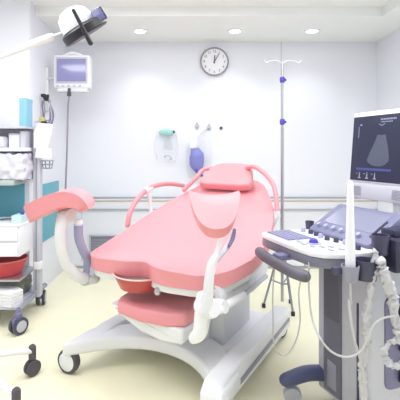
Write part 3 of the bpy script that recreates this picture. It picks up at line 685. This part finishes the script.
b = NB(); tube(b, [Vector(p)-TO for p in ((-1.225, 2.86, .158), (-1.225, 3.1, .16), (-1.225, 3.38, .16))], .02, 10, 1); obj('side_bar', b, GPL, tr)
b = NB(); tube(b, [Vector(p)-TO for p in ((-1.8, 2.86, .158), (-1.8, 3.1, .16), (-1.8, 3.38, .16))], .02, 10, 1); obj('side_bar', b, GPL, tr)
def tcaster(x, y, rz):
    q = Vector((x, y, 0))-TO
    M = Matrix.Translation(q) @ Matrix.Rotation(rz, 4, 'Z')
    b = NB(); lathe(b, [(0, .118), (.026, .118), (.026, .145), (.02, .15), (0, .15)], 16, M); box(b, (-.02, -.045, .06), (.02, .02, .122), .01, 2, M); cs = obj('caster', b, PURG, tr)
    for s in (-1, 1):
        b = NB(); lathe(b, [(.036, -.012), (.054, -.012), (.06, -.006), (.06, .006), (.054, .012), (.036, .012)], 28, M @ Matrix.Translation((s*.024, 0, .06)) @ Matrix.Rotation(R(90), 4, 'Y')); obj('tyre', b, DPUR, cs)
        b = NB(); lathe(b, [(0, -.01), (.04, -.01), (.04, .012), (.03, .0145), (0, .0145)], 24, M @ Matrix.Translation((s*.024, 0, .06)) @ Matrix.Rotation(R(90*s), 4, 'Y')); obj('wheel_disc', b, LGPL, cs)
tcaster(-1.213, 2.83, R(-32)); tcaster(-1.255, 3.37, R(12)); tcaster(-1.79, 2.85, R(20)); tcaster(-1.79, 3.36, R(-15))
b = NB(); box(b, (-1.228-TO.x, 3.138-TO.y, .36), (-1.17-TO.x, 3.19-TO.y, .42), .006); obj('side_hook', b, WPL, tr)
# items on the trolley
def item(name, label, cat, c, s, seed, m, amp=.12, sq=.35, group=None, lv=3, fr=3):
    o = obj(name, lump(NB(), (0, 0, s[2]/2), s, seed, amp, sq, lv, fr), m, None, 70); o.location = c
    return tag(o, label, cat, group)
def carton(name, label, cat, c, s, m, rz=0, lid=None):
    t = thing(name, label, cat, c, rz)
    b = NB(); box(b, (-s[0]/2, -s[1]/2, 0), (s[0]/2, s[1]/2, s[2]), .003, 1); obj('carton', b, m, t)
    b = NB(); box(b, (-s[0]/2-.001, -s[1]/2-.001, s[2]*.86), (s[0]/2+.001, s[1]/2+.001, s[2]+.001), .002, 1); obj('lid', b, lid or m, t)
    return t
carton('carton', 'pale blue upright box on top of the trolley, beside its post', 'box', (-1.287, 3.14, 1.478), (.056, .12, .222), SKYB)
item('dressing_pack', 'white rounded pack lying on the trolley shelf at the picture edge', 'pack', (-1.49, 3.1, 1.318), (.17, .2, .085), 11, BAG, .08)
carton('carton', 'small white box standing on the trolley shelf beside the rounded pack', 'box', (-1.345, 3.14, 1.318), (.085, .16, .11), mat('box_card', (226, 226, 234), .6), 0, LGPL)
carton('carton', 'narrow grey white box by the post on the trolley shelf', 'box', (-1.274, 3.12, 1.318), (.04, .15, .125), LGPL)
item('plastic_bag', 'large crumpled white bag on the middle trolley shelf', 'bag', (-1.355, 3.1, 1.075), (.22, .22, .20), 14, BAG, .2, .25, None, 4, 4)
item('plastic_bag', 'crumpled white bag on the middle trolley shelf at the picture edge', 'bag', (-1.60, 3.1, 1.075), (.17, .22, .19), 16, BAG, .2, .25, None, 4, 4)
def basin(name, label, c, r, h, m):
    t = thing(name, label, 'basin', c)
    b = NB(); lathe_open(b, [(r+.008, h-.006), (r+.008, h), (r-.004, h), (r*.8, .006), (0, .005), (0, 0), (r*.78, 0), (r*.84, .004), (r, h-.008)], 40, Matrix.Diagonal((1, .72, 1, 1))); obj('bowl', b, m, t)
    b = NB(); tube(b, [((r+.004)*math.cos(a), .72*(r+.004)*math.sin(a), h) for a in [2*math.pi*i/40 for i in range(41)]], .006, 8, 1, cap=False); obj('rim', b, mat('red_rim', (226, 120, 110), .35), t)
    return t
basin('wash_basin', 'red plastic basin on the trolley shelf below the drawers', (-1.51, 3.09, .35), .245, .115, RED)
item('plastic_bag', 'wrinkled grey green bag squeezed under the red basin', 'bag', (-1.5, 3.18, .166), (.4, .26, .155), 22, OLIVE, .12, .3, None, 4, 4)
b = NB()
t = thing('paper_pack', 'white folded paper pack on the bottom trolley shelf', 'paper pack', (-1.36, 2.965, .166), R(-14))
for k in range(5):
    b = NB(); q = .002*k; prism(b, [(-.13+q, -.07), (.1-q, -.075+q), (.12, .03), (.05, .07), (-.12, .075)], .0205*k, .0205*k+.019, None, .004); obj('sheet_fold', b, PAPER, t)
carton('carton', 'pale aqua box with a violet cap on the drawer top', 'box', (-1.285, 3.02, .757), (.075, .12, .055), mat('pale_aqua', (200, 228, 232), .5))
o = obj('cap', lathe(NB(), [(0, 0), (.014, 0), (.014, .022), (0, .026)], 16), BLUE); o.location = (-1.266, 3.02, .813); tag(o, 'violet bottle cap lying on the pale aqua box', 'cap')
t = thing('forceps', 'pair of steel forceps lying on the white drawer top', 'forceps', (-1.40, 3.08, .757), R(20))
for s in (-1, 1):
    b = NB(); tube(b, [(-.11, s*.004, .008), (-.02, s*.012, .012), (.05, s*.006, .012), (.075, s*.018, .01), (.1, s*.024, .01), (.11, s*.012, .01), (.085, s*.008, .01)], .0045, 8, 5); obj('blade', b, DPUR, t)
o = obj('tray', box(NB(), (-.1, -.07, 0), (.1, .07, .025), .008, 2), LGPL); o.location = (-1.62, 3.08, .757); tag(o, 'shallow light grey tray at the back of the drawer top', 'tray')
# papers and basket hung on the trolley post
t = thing('paper_roll_pack', 'white paper pad hanging on the side of the trolley post', 'paper pad', P(45.5, 148, 3.12))
b = NB(); prism(b, [(-.085, .0), (.02, -.005), (.05, .12), (.058, .185), (-.05, .195), (-.085, .12)], -.02, .02, Matrix.Rotation(R(90), 4, 'X'), .004); obj('pad', b, PAPER, t)
b = NB(); prism(b, [(-.07, -.075), (.06, -.085), (.055, -.005), (-.06, .0)], .022, .034, Matrix.Rotation(R(90), 4, 'X'), .003); obj('sheet', b, WPL2, t)
b = NB(); tube(b, [(-.03, .0, .18), (-.05, .0, .21), (-.075, -.02, .20)], .004, 6, 4); obj('hanger', b, GPL, t)
t = thing('wire_basket', 'small wire basket clipped to the trolley post below the paper pad', 'basket', P(47.5, 167, 3.2))
for z, r in ((.05, .045), (.02, .04), (-.01, .034)):
    b = NB(); tube(b, [(r*math.cos(a), r*math.sin(a), z) for a in [2*math.pi*i/20 for i in range(21)]], .0035, 6, 1, cap=False); obj('hoop', b, GPL, t)
for k in range(8):
    a = 2*math.pi*k/8
    b = NB(); tube(b, [(.045*math.cos(a), .045*math.sin(a), .05), (.034*math.cos(a), .034*math.sin(a), -.01), (0, 0, -.014)], .003, 6, 1); obj('wire', b, GPL, t)

# ------------------------------------------------------------------ light, camera
w = bpy.data.worlds.new('world'); sc.world = w; w.use_nodes = True
w.node_tree.nodes['Background'].inputs[0].default_value = (.93, .95, 1, 1); w.node_tree.nodes['Background'].inputs[1].default_value = .7
def area(name, loc, rot, sx, sy, e, col=(1, 1, 1)):
    l = bpy.data.lights.new(name, 'AREA'); l.shape = 'RECTANGLE'; l.size = sx; l.size_y = sy; l.energy = e; l.color = col
    o = bpy.data.objects.new(name, l); COL.objects.link(o); o.location = loc; o.rotation_euler = rot
for k, (x, y) in enumerate(FILL_PANELS): area('fill_panel_lamp', (x, y, ZC-.04), (0, 0, 0), 1.2, 1.2, (21, 27, 11)[k], (.95, .975, 1))  # area lamps of the added panels, do most of the lighting
for x in (-.499, .449, 1.217):
    l = bpy.data.lights.new('downlight_lamp', 'SPOT'); l.energy = 9; l.color = (.95, .975, 1); l.spot_size = R(120); l.spot_blend = .8; l.shadow_soft_size = .06
    o = bpy.data.objects.new('downlight_lamp', l); COL.objects.link(o); o.location = (x, 3.99, ZS-.03)
cam = bpy.data.cameras.new('camera'); co = bpy.data.objects.new('camera', cam); COL.objects.link(co)
co.location = (0, 0, H); co.rotation_euler = (R(90), 0, 0); cam.sensor_width = 36; cam.lens = 36
cam.shift_x = (200-CX)/400; cam.shift_y = -(200-CY)/400; cam.clip_start = .05
sc.camera = co
sc.view_settings.view_transform = 'Standard'; sc.view_settings.look = 'None'; sc.view_settings.gamma = 1; sc.view_settings.exposure = .14
sc.view_settings.use_curve_mapping = False
